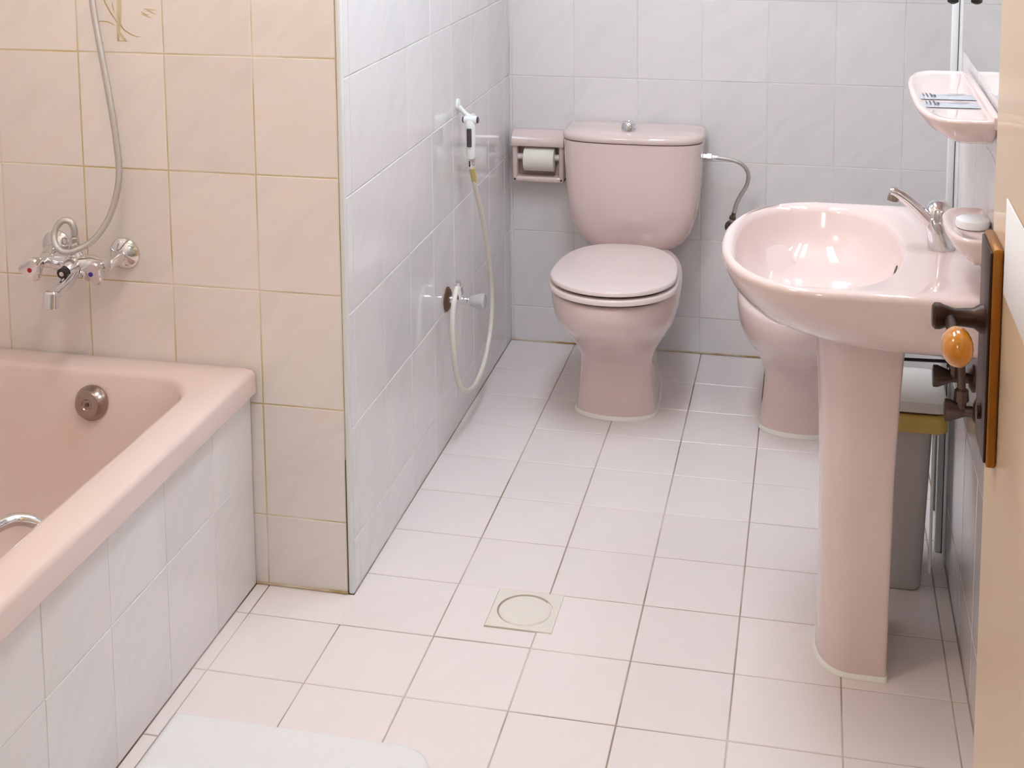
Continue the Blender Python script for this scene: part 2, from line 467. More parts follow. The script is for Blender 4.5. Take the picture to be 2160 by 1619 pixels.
# ------------------------------------------------------------------ lamps (outside the frame)
EMT = mat('lit_tube', (255, 255, 255), 0.4, emit=(0.85, 0.98, 1.12), estr=TUBE_POWER)
EMC = mat('lit_globe', (255, 245, 230), 0.4, emit=(1.0, 0.88, 0.74), estr=CEIL_POWER)
EMH = mat('lit_hall_globe', (255, 245, 230), 0.4, emit=(0.98, 0.93, 0.86), estr=HALL_POWER)
lamp = thing('mirror_lamp', (XR, 0.143, 1.92), 'twin tube lamp mounted on the right wall above the mirror', 'lamp')
obj('housing', box(XR - .05, XR - .001, -0.20, 0.48, 1.90, 1.99, .008), WHITEP, lamp)
for dx in (0.075, 0.125):
    obj('tube', tube([(XR - dx, -.17, 1.945), (XR - dx, .45, 1.945)], .013, 14), EMT, lamp)
for yy in (-.185, .465):
    obj('lamp_holder', box(XR - .15, XR - .05, yy - .012, yy + .012, 1.925, 1.965, .004), WHITEP, lamp)
cord = thing('pull_cord', (1.400, 0.418, 1.254), 'dark pull cord knob hanging in front of the mirror', 'cord')
obj('cord', tube([(1.400, .418, 1.292), (1.400, .418, 1.91)], .0012, 8), WHITEP, cord)
obj('knob', lathe((1.400, .418, 1.254), (0, 0, 1), [(0, .004), (.004, .011), (.014, .012), (.034, .006), (.042, .003)], 20), BLACK, cord)
glb = thing('ceiling_lamp', (0.12, -0.85, H), 'round warm globe lamp on the bathroom ceiling near the doorway', 'lamp')
obj('base', lathe((0.12, -0.85, H), (0, 0, -1), [(0, .07), (.025, .07), (.03, .06)], 28), WHITEP, glb)
def globe(c, r): return lathe((c[0], c[1], c[2] - r), (0, 0, 1), [(r - r * math.cos(PI * k / 12), r * math.sin(PI * k / 12)) for k in range(13)], 24)
obj('globe', globe((0.12, -0.85, H - .125), .1), EMC, glb)
EMP = mat('lit_fill_panel', (255, 255, 255), 0.4, emit=(0.85, 0.98, 1.12), estr=FILL_PANEL_POWER)
PX0, PX1, PY0, PY1 = .56, .84, -.25, .75
pan = thing('ceiling_fill_panel', (0.70, 0.20, H), 'long white fill light panel added on the middle of the ceiling', 'lamp')  # invented ceiling lamp, added as soft fill for the shadows
for (a_, b_, c_, d_) in ((PX0 - .02, PX0, PY0 - .02, PY1 + .02), (PX1, PX1 + .02, PY0 - .02, PY1 + .02), (PX0, PX1, PY0 - .02, PY0), (PX0, PX1, PY1, PY1 + .02)):
    obj('frame_bar', box(a_, b_, c_, d_, H - .05, H - .001, .004), WHITEP, pan)
obj('diffuser', box(PX0 + .001, PX1 - .001, PY0 + .001, PY1 - .001, H - .055, H - .04), EMP, pan)
hall = thing('hall_lamp', (0.7, -2.7, H), 'round warm globe lamp on the corridor ceiling', 'lamp')
obj('base', lathe((0.7, -2.7, H), (0, 0, -1), [(0, .07), (.025, .07), (.03, .06)], 28), WHITEP, hall)
obj('globe', globe((0.7, -2.7, H - .125), .1), EMH, hall)

# ------------------------------------------------------------------ bathtub
TX0, TX1, TY0, TY1 = XL + .002, -0.012, YN + .004, Y1 - .002
tub = thing('bathtub', ((TX0 + TX1) / 2, (TY0 + TY1) / 2, 0), 'pink built-in bathtub with a white-tiled apron', 'bathtub')
ix0, ix1, iy0, iy1 = -0.665, -0.100, -1.40, 0.030
RI = [rrect(TX0, TX1, TY0, TY1, .012, .438), rrect(TX0, TX1, TY0, TY1, .014, .478), rrect(TX0 + .004, TX1 - .004, TY0 + .004, TY1 - .004, .016, .487),
      rrect(TX0 + .012, TX1 - .012, TY0 + .012, TY1 - .012, .02, .4905),
      rrect(ix0 - .012, ix1 + .012, iy0 - .012, iy1 + .012, .13, .4900), rrect(ix0 - .003, ix1 + .003, iy0 - .003, iy1 + .003, .125, .4875),
      rrect(ix0 + .003, ix1 - .003, iy0 + .003, iy1 - .003, .12, .478), rrect(ix0 + .012, ix1 - .010, iy0 + .03, iy1 - .018, .12, .44),
      rrect(ix0 + .03, ix1 - .025, iy0 + .12, iy1 - .05, .12, .30), rrect(ix0 + .05, ix1 - .045, iy0 + .20, iy1 - .08, .12, .17),
      rrect(ix0 + .075, ix1 - .07, iy0 + .26, iy1 - .11, .12, .125), rrect(ix0 + .13, ix1 - .12, iy0 + .33, iy1 - .17, .11, .105), rrect(ix0 + .22, ix1 - .22, iy0 + .5, iy1 - .3, .05, .10)]
obj('basin', loft(RI, cap0=False, autos=80), TUBP, tub)
apron = obj('apron', box(-.06, -0.030 - G, TY0, TY1, 0, .452), GROUT_W, tub)
ya = sorted([TY0] + [-.08 - .2045 * k for k in range(0, 7)] + [TY1])
lay_tiles(apron, 'apron_tile', '+X', -0.030, ya, [0.0, 0.259, 0.424, 0.449], TILE, 0.002)
ov = obj('overflow_cover', lathe((-.342, 0.010, .425), (0, -1, .16), [(0, .037), (.008, .037), (.022, .029), (.025, .026), (.0255, .012), (.0235, .010), (.0235, 0)], 32), DULL, tub)
obj('screw', lathe((-.342, -.0138, .4288), (0, -1, .16), [(0, .0045), (.0015, .004), (.002, 0)], 16), VALVE, ov)
obj('grab_handle', tube(spline([(-.102, -.555, .458), (-.122, -.560, .475), (-.146, -.580, .486), (-.158, -.63, .489), (-.160, -.78, .488), (-.152, -.82, .486), (-.12, -.835, .474), (-.105, -.84, .462)], 6), .0112, 14), CHROME, tub)

# shower mixer
mx = thing('bath_mixer', (-.39, Y1, .715), 'chrome two-handle bath mixer with a short spout on the tub wall', 'tap')
for fx_, fz in ((-.309, .719), (-.469, .727)):
    fl = obj('wall_flange', lathe((fx_, Y1 - .0005, fz), (0, -1, 0), [(0, .035), (.004, .0345), (.012, .027), (.016, .016), (.018, .012)], 36), CHROME, mx)
    obj('inlet', tube([(fx_, Y1 - .012, fz), (fx_, .075, fz - .002), (fx_ + (.006 if fx_ < -.4 else -.008), .055, fz - .008)], [.0125, .0125, .013], 16), CHROME, mx)
obj('body', join_meshes([tube([(-.462, .046, .714), (-.44, .046, .714), (-.43, .046, .714), (-.345, .046, .714), (-.335, .046, .714), (-.312, .046, .714)], [.0145, .0145, .019, .019, .0145, .0145], 18),
                         lathe((-.388, .052, .714), (0, -1, -.12), [(0, .020), (.018, .021), (.04, .018), (.05, .014)], 22),
                         lathe((-.388, .046, .714), (0, 0, 1), [(0, .018), (.02, .016), (.026, .012), (.04, .012)], 20)]), CHROME, mx)
for hx, hz, dotm, nm in ((-.4560, .722, REDD, 'red'), (-.3160, .722, BLUED, 'blue')):
    obj('neck', lathe((hx, .046, hz), (0, -1, -.14), [(0, .011), (.03, .0095)], 16), CHROME, mx)
    hd = obj('handle', lathe((hx, .022, hz - .003), (0, -1, -.14), [(0, .011), (.008, .014), (.03, .0235), (.037, .024), (.040, .021), (.0405, 0)], 48, 30, lobes=(3, .16)), CHROME, mx)
    obj('dot', lathe((hx, .022 - .0403, hz - .003 - .0057), (0, -1, -.14), [(0, .0052), (.0006, .005), (.0008, 0)], 18), dotm, hd)
obj('diverter_knob', lathe((-.388, .006, .7085), (0, -1, -.12), [(0, .0095), (.004, .0115), (.014, .0115), (.016, .009), (.014, .0055), (.013, 0)], 24), BLACK, mx)
obj('knob_cap', lathe((-.388, -.0085, .7068), (0, -1, -.12), [(0, .0055), (.0008, .0052), (.001, 0)], 18), CHROME, mx)
obj('spout', join_meshes([tube(spline([(-.384, .04, .706), (-.381, .02, .697), (-.379, -.005, .688), (-.378, -.045, .681), (-.378, -.07, .678)], 5), [.0135] * 21, 14),
                          lathe((-.378, -.066, .690), (0, -.12, -1), [(0, .012), (.004, .0155), (.034, .0160), (.036, .013), (.035, 0)], 24)]), CHROME, mx)
obj('hose_nut', lathe((-.388, .046, .752), (0, 0, 1), [(0, .0105), (.016, .0105), (.018, .008), (.03, .0075)], 6, 20), CHROME, mx)
hp = spline([(-.388, .046, .768), (-.386, .045, .786), (-.393, .042, .804), (-.409, .038, .806), (-.423, .032, .787), (-.421, .025, .761), (-.404, .022, .746), (-.377, .025, .747), (-.337, .04, .771), (-.305, .055, .824), (-.289, .065, .896), (-.294, .07, .977), (-.306, .072, 1.066), (-.322, .074, 1.165), (-.336, .076, 1.254), (-.345, .078, 1.36), (-.35, .08, 1.60), (-.35, .085, 1.9)], 10)
obj('shower_hose', tube(hp, .0074, 12, ribs=(.0058, .0014), autos=180), STEEL, mx, label='ribbed metal shower hose')
hose = thing('shower_bracket', (-.35, Y1, 1.92), 'chrome wall bracket high above the bath mixer', 'bracket')
obj('wall_plate', lathe((-.35, Y1 - .0005, 1.935), (0, -1, 0), [(0, .02), (.012, .018), (.03, .012)], 20), CHROME, hose)
obj('cradle', lathe((-.35, .085, 1.915), (0, -.3, 1), [(0, .012), (.05, .014)], 20), CHROME, hose)

# ------------------------------------------------------------------ toilet and bidet
def bowl_rings(cx, dy=0.0):
    S = [(0.0, .113, 1.092, 1.56), (.02, .111, 1.096, 1.555), (.07, .103, 1.115, 1.54), (.13, .099, 1.128, 1.53), (.165, .101, 1.118, 1.53), (.195, .113, 1.085, 1.53), (.225, .131, 1.040, 1.53),
         (.255, .149, .990, 1.53), (.285, .163, .948, 1.53), (.315, .172, .920, 1.53), (.345, .1755, .909, 1.53), (.372, .176, .906, 1.53), (.381, .172, .911, 1.525), (.384, .163, .922, 1.52)]
    return [egg(cx, 1.16 + dy, a, yf + dy, yb + dy, z, 56, 2.1, 2.5) for z, a, yf, yb in S]

def sealant(cx, dy):
    o = [p for p in egg(cx, 1.16 + dy, .1165, 1.087 + dy, 1.562 + dy, 0.0, 56, 2.1, 2.5)]
    o2 = [p for p in egg(cx, 1.16 + dy, .1165, 1.0875 + dy, 1.562 + dy, 0.004, 56, 2.1, 2.5)]
    i2 = [p for p in egg(cx, 1.16 + dy, .1105, 1.0935 + dy, 1.556 + dy, 0.011, 56, 2.1, 2.5)]
    return loft([o, o2, i2], False, False, autos=80)

toilet = thing('toilet', (.60, 1.30, 0), 'pink close-coupled toilet with its lid down against the back wall', 'toilet')
TXC = .602
obj('bowl', loft(bowl_rings(TXC), autos=60), PORC, toilet)
obj('sealant', sealant(TXC, 0), SEAL, toilet)
def plate(cx, a, yf, yb, z0, z1, dome=0.0, ef=2.05, eb=2.5):
    yc = 1.075
    R_ = []
    for z, k in ((z0, -.004), (z0 + .002, 0), (z1 - .004, 0), (z1 - .001, -.003), (z1, -.008), (z1 + dome * .5, -.06), (z1 + dome, -.12)):
        R_.append(egg(cx, yc, a + k, yf - k, yb + k, z, 56, ef, eb))
    return loft(R_, autos=50)
seat = obj('seat', plate(TXC + .004, .175, .900, 1.340, .392, .4085), PLAST, toilet)
lid = obj('lid', plate(TXC + .004, .171, .904, 1.345, .416, .430, .005), PLAST, toilet)
obj('seat_gap_shade', plate(TXC + .004, .160, .92, 1.33, .4075, .417), SEAM_AND_SHADE, seat)  # dark plate put in as the shade between lid and seat
obj('bowl_gap_shade', plate(TXC + .002, .160, .922, 1.32, .3825, .393), SEAM_AND_SHADE, seat)  # dark plate standing in for the shade between seat and bowl
for s in (-.07, .07):
    obj('hinge', lathe((TXC + s - .02, 1.352, .408), (1, 0, 0), [(0, .009), (.04, .009)], 16), PLAST, lid)
def cis_ring(z, a, yf, yb, ef=3.6, eb=9):
    return egg(TXC, 1.52, a, yf, yb, z, 64, ef, eb)
CS = [(.368, .095, 1.475, 1.60), (.373, .115, 1.463, 1.61), (.385, .138, 1.450, 1.615), (.405, .160, 1.440, 1.618), (.43, .176, 1.433, 1.62), (.465, .188, 1.428, 1.622), (.51, .196, 1.424, 1.624), (.57, .202, 1.421, 1.625), (.64, .206, 1.420, 1.626), (.705, .208, 1.419, 1.626)]
obj('cistern', loft([cis_ring(*c) for c in CS], autos=60), PORC, toilet)
CL = [(.707, .204, 1.425, 1.624), (.708, .210, 1.416, 1.628), (.713, .2125, 1.413, 1.629), (.722, .2125, 1.413, 1.629), (.729, .208, 1.420, 1.627), (.733, .196, 1.436, 1.62), (.736, .15, 1.47, 1.60), (.737, .06, 1.51, 1.56)]
cl = obj('cistern_lid', loft([cis_ring(*c, 3.0, 9) for c in CL], autos=50), PORC, toilet)
obj('flush_button', lathe((TXC - .010, 1.478, .734), (0, 0, 1), [(0, .0225), (.004, .023), (.024, .0215), (.0275, .019), (.028, .017), (.0272, .0165), (.0278, .0)], 32), CHROME, cl)
obj('outlet_shelf', loft([rrect(TXC - .10, TXC + .10, 1.40, 1.61, .03, z) for z in (.25, .33, .372)], autos=40), PORC, toilet)
# water supply of the cistern
sup = thing('cistern_valve', (.885, Y2, .44), 'dark wall valve half hidden behind the washbasin edge', 'valve')
sh_ = obj('supply_hose', tube(spline([(.834, 1.525, .655), (.862, 1.525, .653), (.893, 1.528, .648), (.924, 1.535, .634), (.941, 1.545, .606), (.938, 1.555, .569), (.919, 1.562, .532), (.906, 1.565, .502), (.899, 1.567, .470), (.893, 1.568, .450)], 8), .0062, 12), STEEL, toilet, label='braided steel supply hose')
obj('nut', lathe((.808, 1.525, .655), (1, 0, 0), [(0, .012), (.006, .012), (.007, .009), (.012, .009), (.013, .0125), (.026, .0125), (.028, .008), (.045, .007)], 6, 15), CHROME, sh_)
obj('nut', lathe((.900, 1.566, .478), (-.25, .1, -1), [(0, .007), (.012, .0075), (.014, .011), (.022, .011)], 6, 15), VALVE, sh_)
obj('flange', lathe((.890, Y2 - .0005, .412), (0, -1, 0), [(0, .022), (.004, .02), (.008, .01)], 20), VALVE, sup)
obj('body', join_meshes([lathe((.890, Y2 - .006, .412), (0, -1, 0), [(0, .010), (.08, .010)], 18), lathe((.890, 1.566, .404), (.05, 0, 1), [(0, .010), (.044, .010)], 14)]), VALVE, sup)
obj('knob', lathe((.890, 1.566, .412), (1, 0, 0), [(0, .008), (.02, .008), (.025, .014), (.04, .014), (.041, 0)], 24, lobes=(4, .08)), VALVE, sup)

bidet = thing('bidet', (1.115, 1.30, 0), 'pink pedestal bidet behind the washbasin', 'bidet')
BX = 1.112
br = bowl_rings(BX, -.012)
inner = [egg(BX, 1.16, a, yf, yb, z, 56, 2.1, 2.5) for z, a, yf, yb in ((.381, .146, .94, 1.42), (.36, .138, .95, 1.40), (.30, .11, 1.0, 1.36), (.26, .05, 1.10, 1.28))]
obj('bowl', loft(br + inner, autos=60), PORC, bidet)
obj('sealant', sealant(BX, -.012), SEAL, bidet)
obj('tap', join_meshes([lathe((BX, 1.46, .380), (0, 0, 1), [(0, .025), (.02, .022), (.05, .018), (.06, .0)], 20), tube(spline([(BX, 1.46, .41), (BX, 1.42, .43), (BX, 1.37, .425), (BX, 1.36, .41)], 5), .010, 12)]), CHROME, bidet)

# paper holder and roll
ph = thing('paper_holder', (.285, Y2, .53), 'pink ceramic toilet paper holder beside the cistern', 'paper holder')
px0, px1, pz0, pz1 = .212, .376, .537, .697
PHP = Y2 - .058
obj('case', join_meshes([box(px0, px1, Y2 - .012, Y2 - .0008, pz0, pz1, .003), box(px0, px0 + .016, PHP, Y2 - .006, pz0, pz1 - .02, .005), box(px1 - .016, px1, PHP, Y2 - .006, pz0, pz1 - .02, .005), box(px0, px1, PHP, Y2 - .006, pz0, pz0 + .018, .006)]), PORC, ph)
hood = []
for x in (px0 - .002, px0, px1, px1 + .002):
    k = .004 if x in (px0 - .002, px1 + .002) else 0
    hood.append([Vector((x, y, z)) for y, z in ((Y2 - .002, pz1 - k), (Y2 - .03, pz1 + .001 - k), (Y2 - .052, pz1 - .006 - k), (Y2 - .066 + k, pz1 - .02), (Y2 - .070 + k, pz1 - .036), (Y2 - .066 + k, pz1 - .044 + k), (Y2 - .05, pz1 - .046 + k), (Y2 - .002, pz1 - .04 + k))])
obj('hood', loft(hood, autos=50), PORC, ph)
obj('roller', tube([(px0 + .012, Y2 - .042, .615), (px1 - .012, Y2 - .042, .615)], .0105, 16), ROLLER, ph)
roll = obj('toilet_roll', lathe((.250, Y2 - .042, .609), (1, 0, 0), [(0, .0185), (0, .036), (.001, .0375), (.095, .0375), (.096, .036), (.096, .0185)], 36), PAPER, label='white toilet roll in the pink ceramic holder', cat='toilet roll')

# ------------------------------------------------------------------ hand sprayer on the side wall
XH = .232
hk = thing('spray_hook', (XS, 1.012, .885), 'small white wall hook holding the hand sprayer', 'hook')
obj('back_plate', lathe((XS - .0002, 1.010, .89), (1, 0, 0), [(0, .016), (.004, .0155), (.007, .011), (.008, 0)], 20), WHITEP, hk)
obj('hook', tube(spline([(XS + .004, 1.010, .885), (XS + .018, 1.012, .868), (XS + .034, 1.014, .857), (XS + .046, 1.014, .862)], 5), .007, 12), WHITEP, hk)
sp = thing('hand_sprayer', (XH, 1.02, .74), 'white hand sprayer with a dark lever hanging on the side wall', 'sprayer')
obj('body', tube([(XH, .990, .748), (XH, .9905, .765), (XH, .991, .80), (XH, .992, .835), (XH, .993, .850), (XH, .993, .858)], [.0105, .0125, .0135, .0145, .0135, .008], 20), WHITEP, sp)
obj('head', lathe((XH - .018, .993, .853), (1, 0, 0), [(0, .009), (.003, .0115), (.033, .0115), (.036, .009)], 20), WHITEP, sp)
for hx0 in (XH - .022, XH + .0165):
    obj('cap', lathe((hx0, .993, .853), (1, 0, 0), [(0, .007), (.001, .0085), (.005, .0085), (.0055, .007)], 18), DGREY, sp)
obj('lever', box(XH - .0065, XH + .0065, .9735, .9795, .782, .832, .002), DGREY, sp)
col_ = obj('collar', lathe((XH, .990, .750), (0, .04, -1), [(0, .0118), (.003, .0125), (.026, .009), (.03, .0075)], 20), CHROME, sp)
obj('slot', box(XH - .002, XH + .002, .9765, .979, .728, .744, .0005, 1), DGREY, col_)
sh = thing('sprayer_hose', (XH, 1.0, .11), 'cream plastic hose looping from the hand sprayer to its valve', 'hose')
shp = [(.994, .722), (1.004, .700), (1.03, .650), (1.085, .575), (1.16, .438), (1.203, .299), (1.177, .198), (1.095, .131), (.986, .112), (.890, .138), (.823, .191), (.785, .265), (.770, .340), (.785, .410), (.822, .446)]
obj('hose', tube(spline([(XH + .003, y, z) for y, z in shp], 8), .0068, 12), CREAMH, sh)
obj('sleeve', tube(spline([(XH + .0028, .990, .724), (XH + .003, 1.004, .700), (XH + .003, 1.016, .677)], 6), [.0085] * 4 + [.0085 - .00015 * k for k in range(9)], 12), YELLH, sh)
vv = thing('stop_valve', (XS, .875, .39), 'chrome stop valve on the side wall feeding the sprayer hose', 'valve')
VY, VZ = .878, .392
obj('flange', lathe((XS - .0002, VY, VZ), (1, 0, 0), [(0, .033), (.003, .033), (.008, .026), (.010, .014)], 32), RUST, vv)
obj('body', join_meshes([lathe((XS + .006, VY, VZ), (1, 0, 0), [(0, .0105), (.05, .0105), (.052, .008), (.058, .008)], 18), lathe((XS + .036, VY, VZ), (0, -.35, 1), [(0, .009), (.022, .009), (.024, .0115), (.046, .0115), (.048, .008), (.06, .0078)], 8, 15)]), CHROME, vv)
obj('knob', lathe((XS + .062, VY, VZ), (1, 0, 0), [(0, .011), (.004, .0135), (.034, .0215), (.040, .0215), (.042, .019), (.043, 0)], 48, 30, lobes=(4, .07)), CLEARP, vv)

# ------------------------------------------------------------------ washbasin
SY0, SY1, SX0 = -.158, .445, .958
SYC = (SY0 + SY1) / 2
sink = thing('washbasin', (1.23, SYC, 0), 'large pink pedestal washbasin against the right wall', 'washbasin')
E0 = XR - .0025
def sring(z, xl, y0, y1, xr=E0, el=2.25, er=14, xc=1.16): return dshape(xc, xl, xr, y0, y1, z, 72, el, er)
def iring(z, kx, ky, sx=0.0):
    return dshape(1.140 + sx, 1.140 + sx - .160 * kx, 1.140 + sx + .160 * kx, SYC - .272 * ky, SYC + .272 * ky, z, 72, 2.5, 2.3)
RB = [sring(0.6610, 1.10, SYC - .13, SYC + .13, 1.40, 2.0, 14, 1.30), sring(0.6810, 1.06, SYC - .19, SYC + .19, 1.42, 2.0, 14, 1.32), sring(0.7010, 1.022, SYC - .245, SYC + .245, E0, 2.0, 14, 1.33), sring(0.7110, 1.008, SYC - .265, SYC + .265, E0, 2.0, 14, 1.33),
      sring(.7235, .996, SY0 + .022, SY1 - .022, E0, 2.02, 14, 1.31), sring(.75, .978, SY0 + .010, SY1 - .010, E0, 2.1, 14, 1.25), sring(.785, .964, SY0 + .003, SY1 - .003, E0, 2.2, 14, 1.19), sring(.808, SX0, SY0, SY1), sring(.816, SX0 + .001, SY0 + .001, SY1 - .001),
      sring(.8205, SX0 + .006, SY0 + .006, SY1 - .006), sring(.822, SX0 + .012, SY0 + .012, SY1 - .012, E0 - .002),
      iring(.8205, 1.02, 1.015), iring(.817, .985, .985), iring(.806, .96, .965), iring(.78, .93, .94), iring(.745, .85, .87), iring(.715, .72, .73), iring(.698, .52, .52), iring(.692, .28, .28, .01), iring(.691, .13, .075, .012)]
obj('basin', loft(RB, autos=75), PORC, sink)
obj('waste', lathe((1.152, SYC, .6905), (0, 0, 1), [(0, .023), (.002, .022), (.0025, .014), (.001, .010), (.001, 0)], 24), CHROME, sink)
obj('overflow_hole', lathe((1.2845, SYC - .03, .783), (-1, 0, .35), [(0, .009), (.0012, .009), (.0014, 0)], 16), BLACK, sink)
PR = []
for z, a, xl, xr in ((0.0, .110, 1.150, 1.285), (.01, .109, 1.151, 1.285), (.12, .104, 1.153, 1.286), (.40, .103, 1.151, 1.290), (.56, .107, 1.146, 1.296), (.64, .113, 1.140, 1.300), (.672, .118, 1.135, 1.303)):
    PR.append(dshape(1.225, xl, xr, SYC - a, SYC + a, z, 56, 2.3, 20))
obj('pedestal', loft(PR, autos=40), PORC, sink)
so = dshape(1.225, 1.1445, 1.287, SYC - .1155, SYC + .1155, 0.0, 56, 2.3, 20); so2 = [p + Vector((0, 0, .003)) for p in so]; si = dshape(1.225, 1.152, 1.285, SYC - .108, SYC + .108, .009, 56, 2.3, 20)
obj('sealant', loft([so, so2, si], False, False, autos=80), SEAL, sink)
obj('waste_rod', tube([(1.24, .26, .552), (1.41, .245, .562)], .0034, 10), BLACK, sink)

# basin tap
tp = thing('basin_tap', (1.366, SYC, .822), 'chrome single-lever tap standing on the washbasin deck', 'tap')
def orect(c, ux, uy, a, b, n=20, e=3.0):
    return [Vector(c) + Vector(ux) * (a * sgp(math.cos(2 * PI * k / n), 2 / e)) + Vector(uy) * (b * sgp(math.sin(2 * PI * k / n), 2 / e)) for k in range(n)]
ex, ey = (1, 0, 0), (0, 1, 0)
obj('body', loft([orect((1.368, SYC, .8215), ex, ey, .0255, .026, 24, 2.4), orect((1.367, SYC, .832), ex, ey, .0255, .026, 24, 2.4), orect((1.363, SYC, .850), ex, ey, .0235, .024, 24, 2.3),
                   orect((1.357, SYC, .868), ex, ey, .022, .023, 24, 2.2), orect((1.353, SYC, .880), ex, ey, .018, .020, 24, 2.1), orect((1.352, SYC, .885), ex, ey, .008, .010, 24, 2.0)], autos=50), CHROME, tp)
def sweep_flat(pts, wid, thk, n=18, e=2.6):
    P = [Vector(p) for p in pts]; R_ = []
    for i, p in enumerate(P):
        t = (P[min(i + 1, len(P) - 1)] - P[max(i - 1, 0)]).normalized(); v = Vector((0, 1, 0)); nrm = t.cross(v).normalized()
        R_.append(orect(p, v, nrm, wid[i], thk[i], n, e))
    return loft(R_, autos=50)
sp_pts = spline([(1.358, SYC, .862), (1.342, SYC, .876), (1.318, SYC, .900), (1.297, SYC, .917), (1.280, SYC, .927), (1.272, SYC, .928)], 4)
nn = len(sp_pts)
obj('spout', sweep_flat(sp_pts, [.019 - .006 * i / (nn - 1) for i in range(nn)], [.014 - .0065 * i / (nn - 1) for i in range(nn)]), CHROME, tp)
obj('aerator', lathe((1.279, SYC, .921), (-.15, 0, -1), [(0, .0095), (.006, .0105), (.012, .0105), (.013, 0)], 20), DULL, tp)
obj('lever', loft([orect((1.360, SYC + .002, .870), ex, ey, .019, .021, 20, 2.2), orect((1.361, SYC + .004, .886), ex, ey, .0235, .023, 20, 2.2), orect((1.362, SYC + .006, .900), ex, ey, .0225, .022, 20, 2.2), orect((1.361, SYC + .008, .909), ex, ey, .015, .016, 20, 2.1), orect((1.361, SYC + .008, .912), ex, ey, .004, .005, 20, 2.0)], autos=50), CHROME, tp)

# stop valves under the washbasin
def angle_valve(yv, zv, xh, label, up):
    t = thing('angle_valve', (XR, yv, zv), label, 'valve', 'angle valves under the washbasin')
    obj('flange', lathe((XR - .0002, yv, zv), (-1, 0, 0), [(0, .026), (.003, .026), (.009, .016), (.010, .011)], 24), VALVE, t)
    obj('body', join_meshes([lathe((XR - .004, yv, zv), (-1, 0, 0), [(0, .010), (XR - .004 - xh - .034, .010)], 16),
                             lathe((XR - .036 if up else XR - .03, yv, zv), (0, 0, 1), [(0, .010), (.018, .009), (.02, .0135), (.04, .0125), (.044, .008)], 8, 15)]), VALVE, t)
    obj('knob', lathe((xh + .034, yv, zv), (-1, 0, 0), [(0, .0095), (.004, .011), (.026, .0195), (.034, .0195), (.035, .017), (.0352, 0)], 40, 30, lobes=(4, .10)), VALVE, t)
    return t
angle_valve(.105, .585, 1.357, 'tarnished angle valve on the right wall, the upper and farther one', True)
lv_ = angle_valve(.025, .553, 1.372, 'tarnished angle valve on the right wall, the lower and nearer one', False)
obj('tap_hose', tube(spline([(XR - .03, .025, .592), (XR - .031, .026, .62), (XR - .032, .028, .636), (XR - .033, .03, .648)], 6), .0075, 12), VALVE, lv_, label='dark tap hose')

# ------------------------------------------------------------------ soap dish, shelf, mirror
sd = thing('soap_dish', (XR, -.05, .92), 'small pink ceramic soap dish on the right wall', 'soap dish')
SDY0, SDY1, SDX = -.155, .065, 1.352
def sdr(z, k, e=2.6, b=0.0): return dshape(1.40, SDX + k, E0 - b, SDY0 + k, SDY1 - k, z, 44, e, 12)
obj('dish', loft([sdr(.868, .05), sdr(.880, .028), sdr(.897, .010), sdr(.912, .002), sdr(.920, 0), sdr(.924, .003), sdr(.9245, .008), sdr(.922, .013), sdr(.9195, .018, 2.6, .006)], autos=70), PORC, sd)
obj('soap_bar', lathe((1.3995, -.055, .9195), (0, 0, 1), [(0, .024), (.002, .0275), (.010, .029), (.015, .0275), (.018, .022), (.0185, 0)], 32, 40, lobes=(16, .012)), SOAPM, label='round white wrapped soap on the pink soap dish', cat='soap')
shf = thing('wall_shelf', (XR, .11, 1.12), 'pink ceramic shelf under the mirror on the right wall', 'shelf')
def shr(z, k, y0=-.150, y1=.362, xl=1.300, b=0.0): return dshape(1.375, xl + k, E0 - b, y0 + k, y1 - k, z, 56, 3.0, 12)
obj('shelf', loft([shr(1.076, .055), shr(1.084, .036), shr(1.096, .016), shr(1.110, .005), shr(1.120, 0), shr(1.1245, .002), shr(1.126, .006), shr(1.125, .011), shr(1.1225, .016, b=.012), shr(1.1222, .03, b=.012)], autos=60), PORC, shf)
obj('back_lip', box(XR - .014, E0, -.148, .350, 1.110, 1.134, .005, 3), PORC, shf)
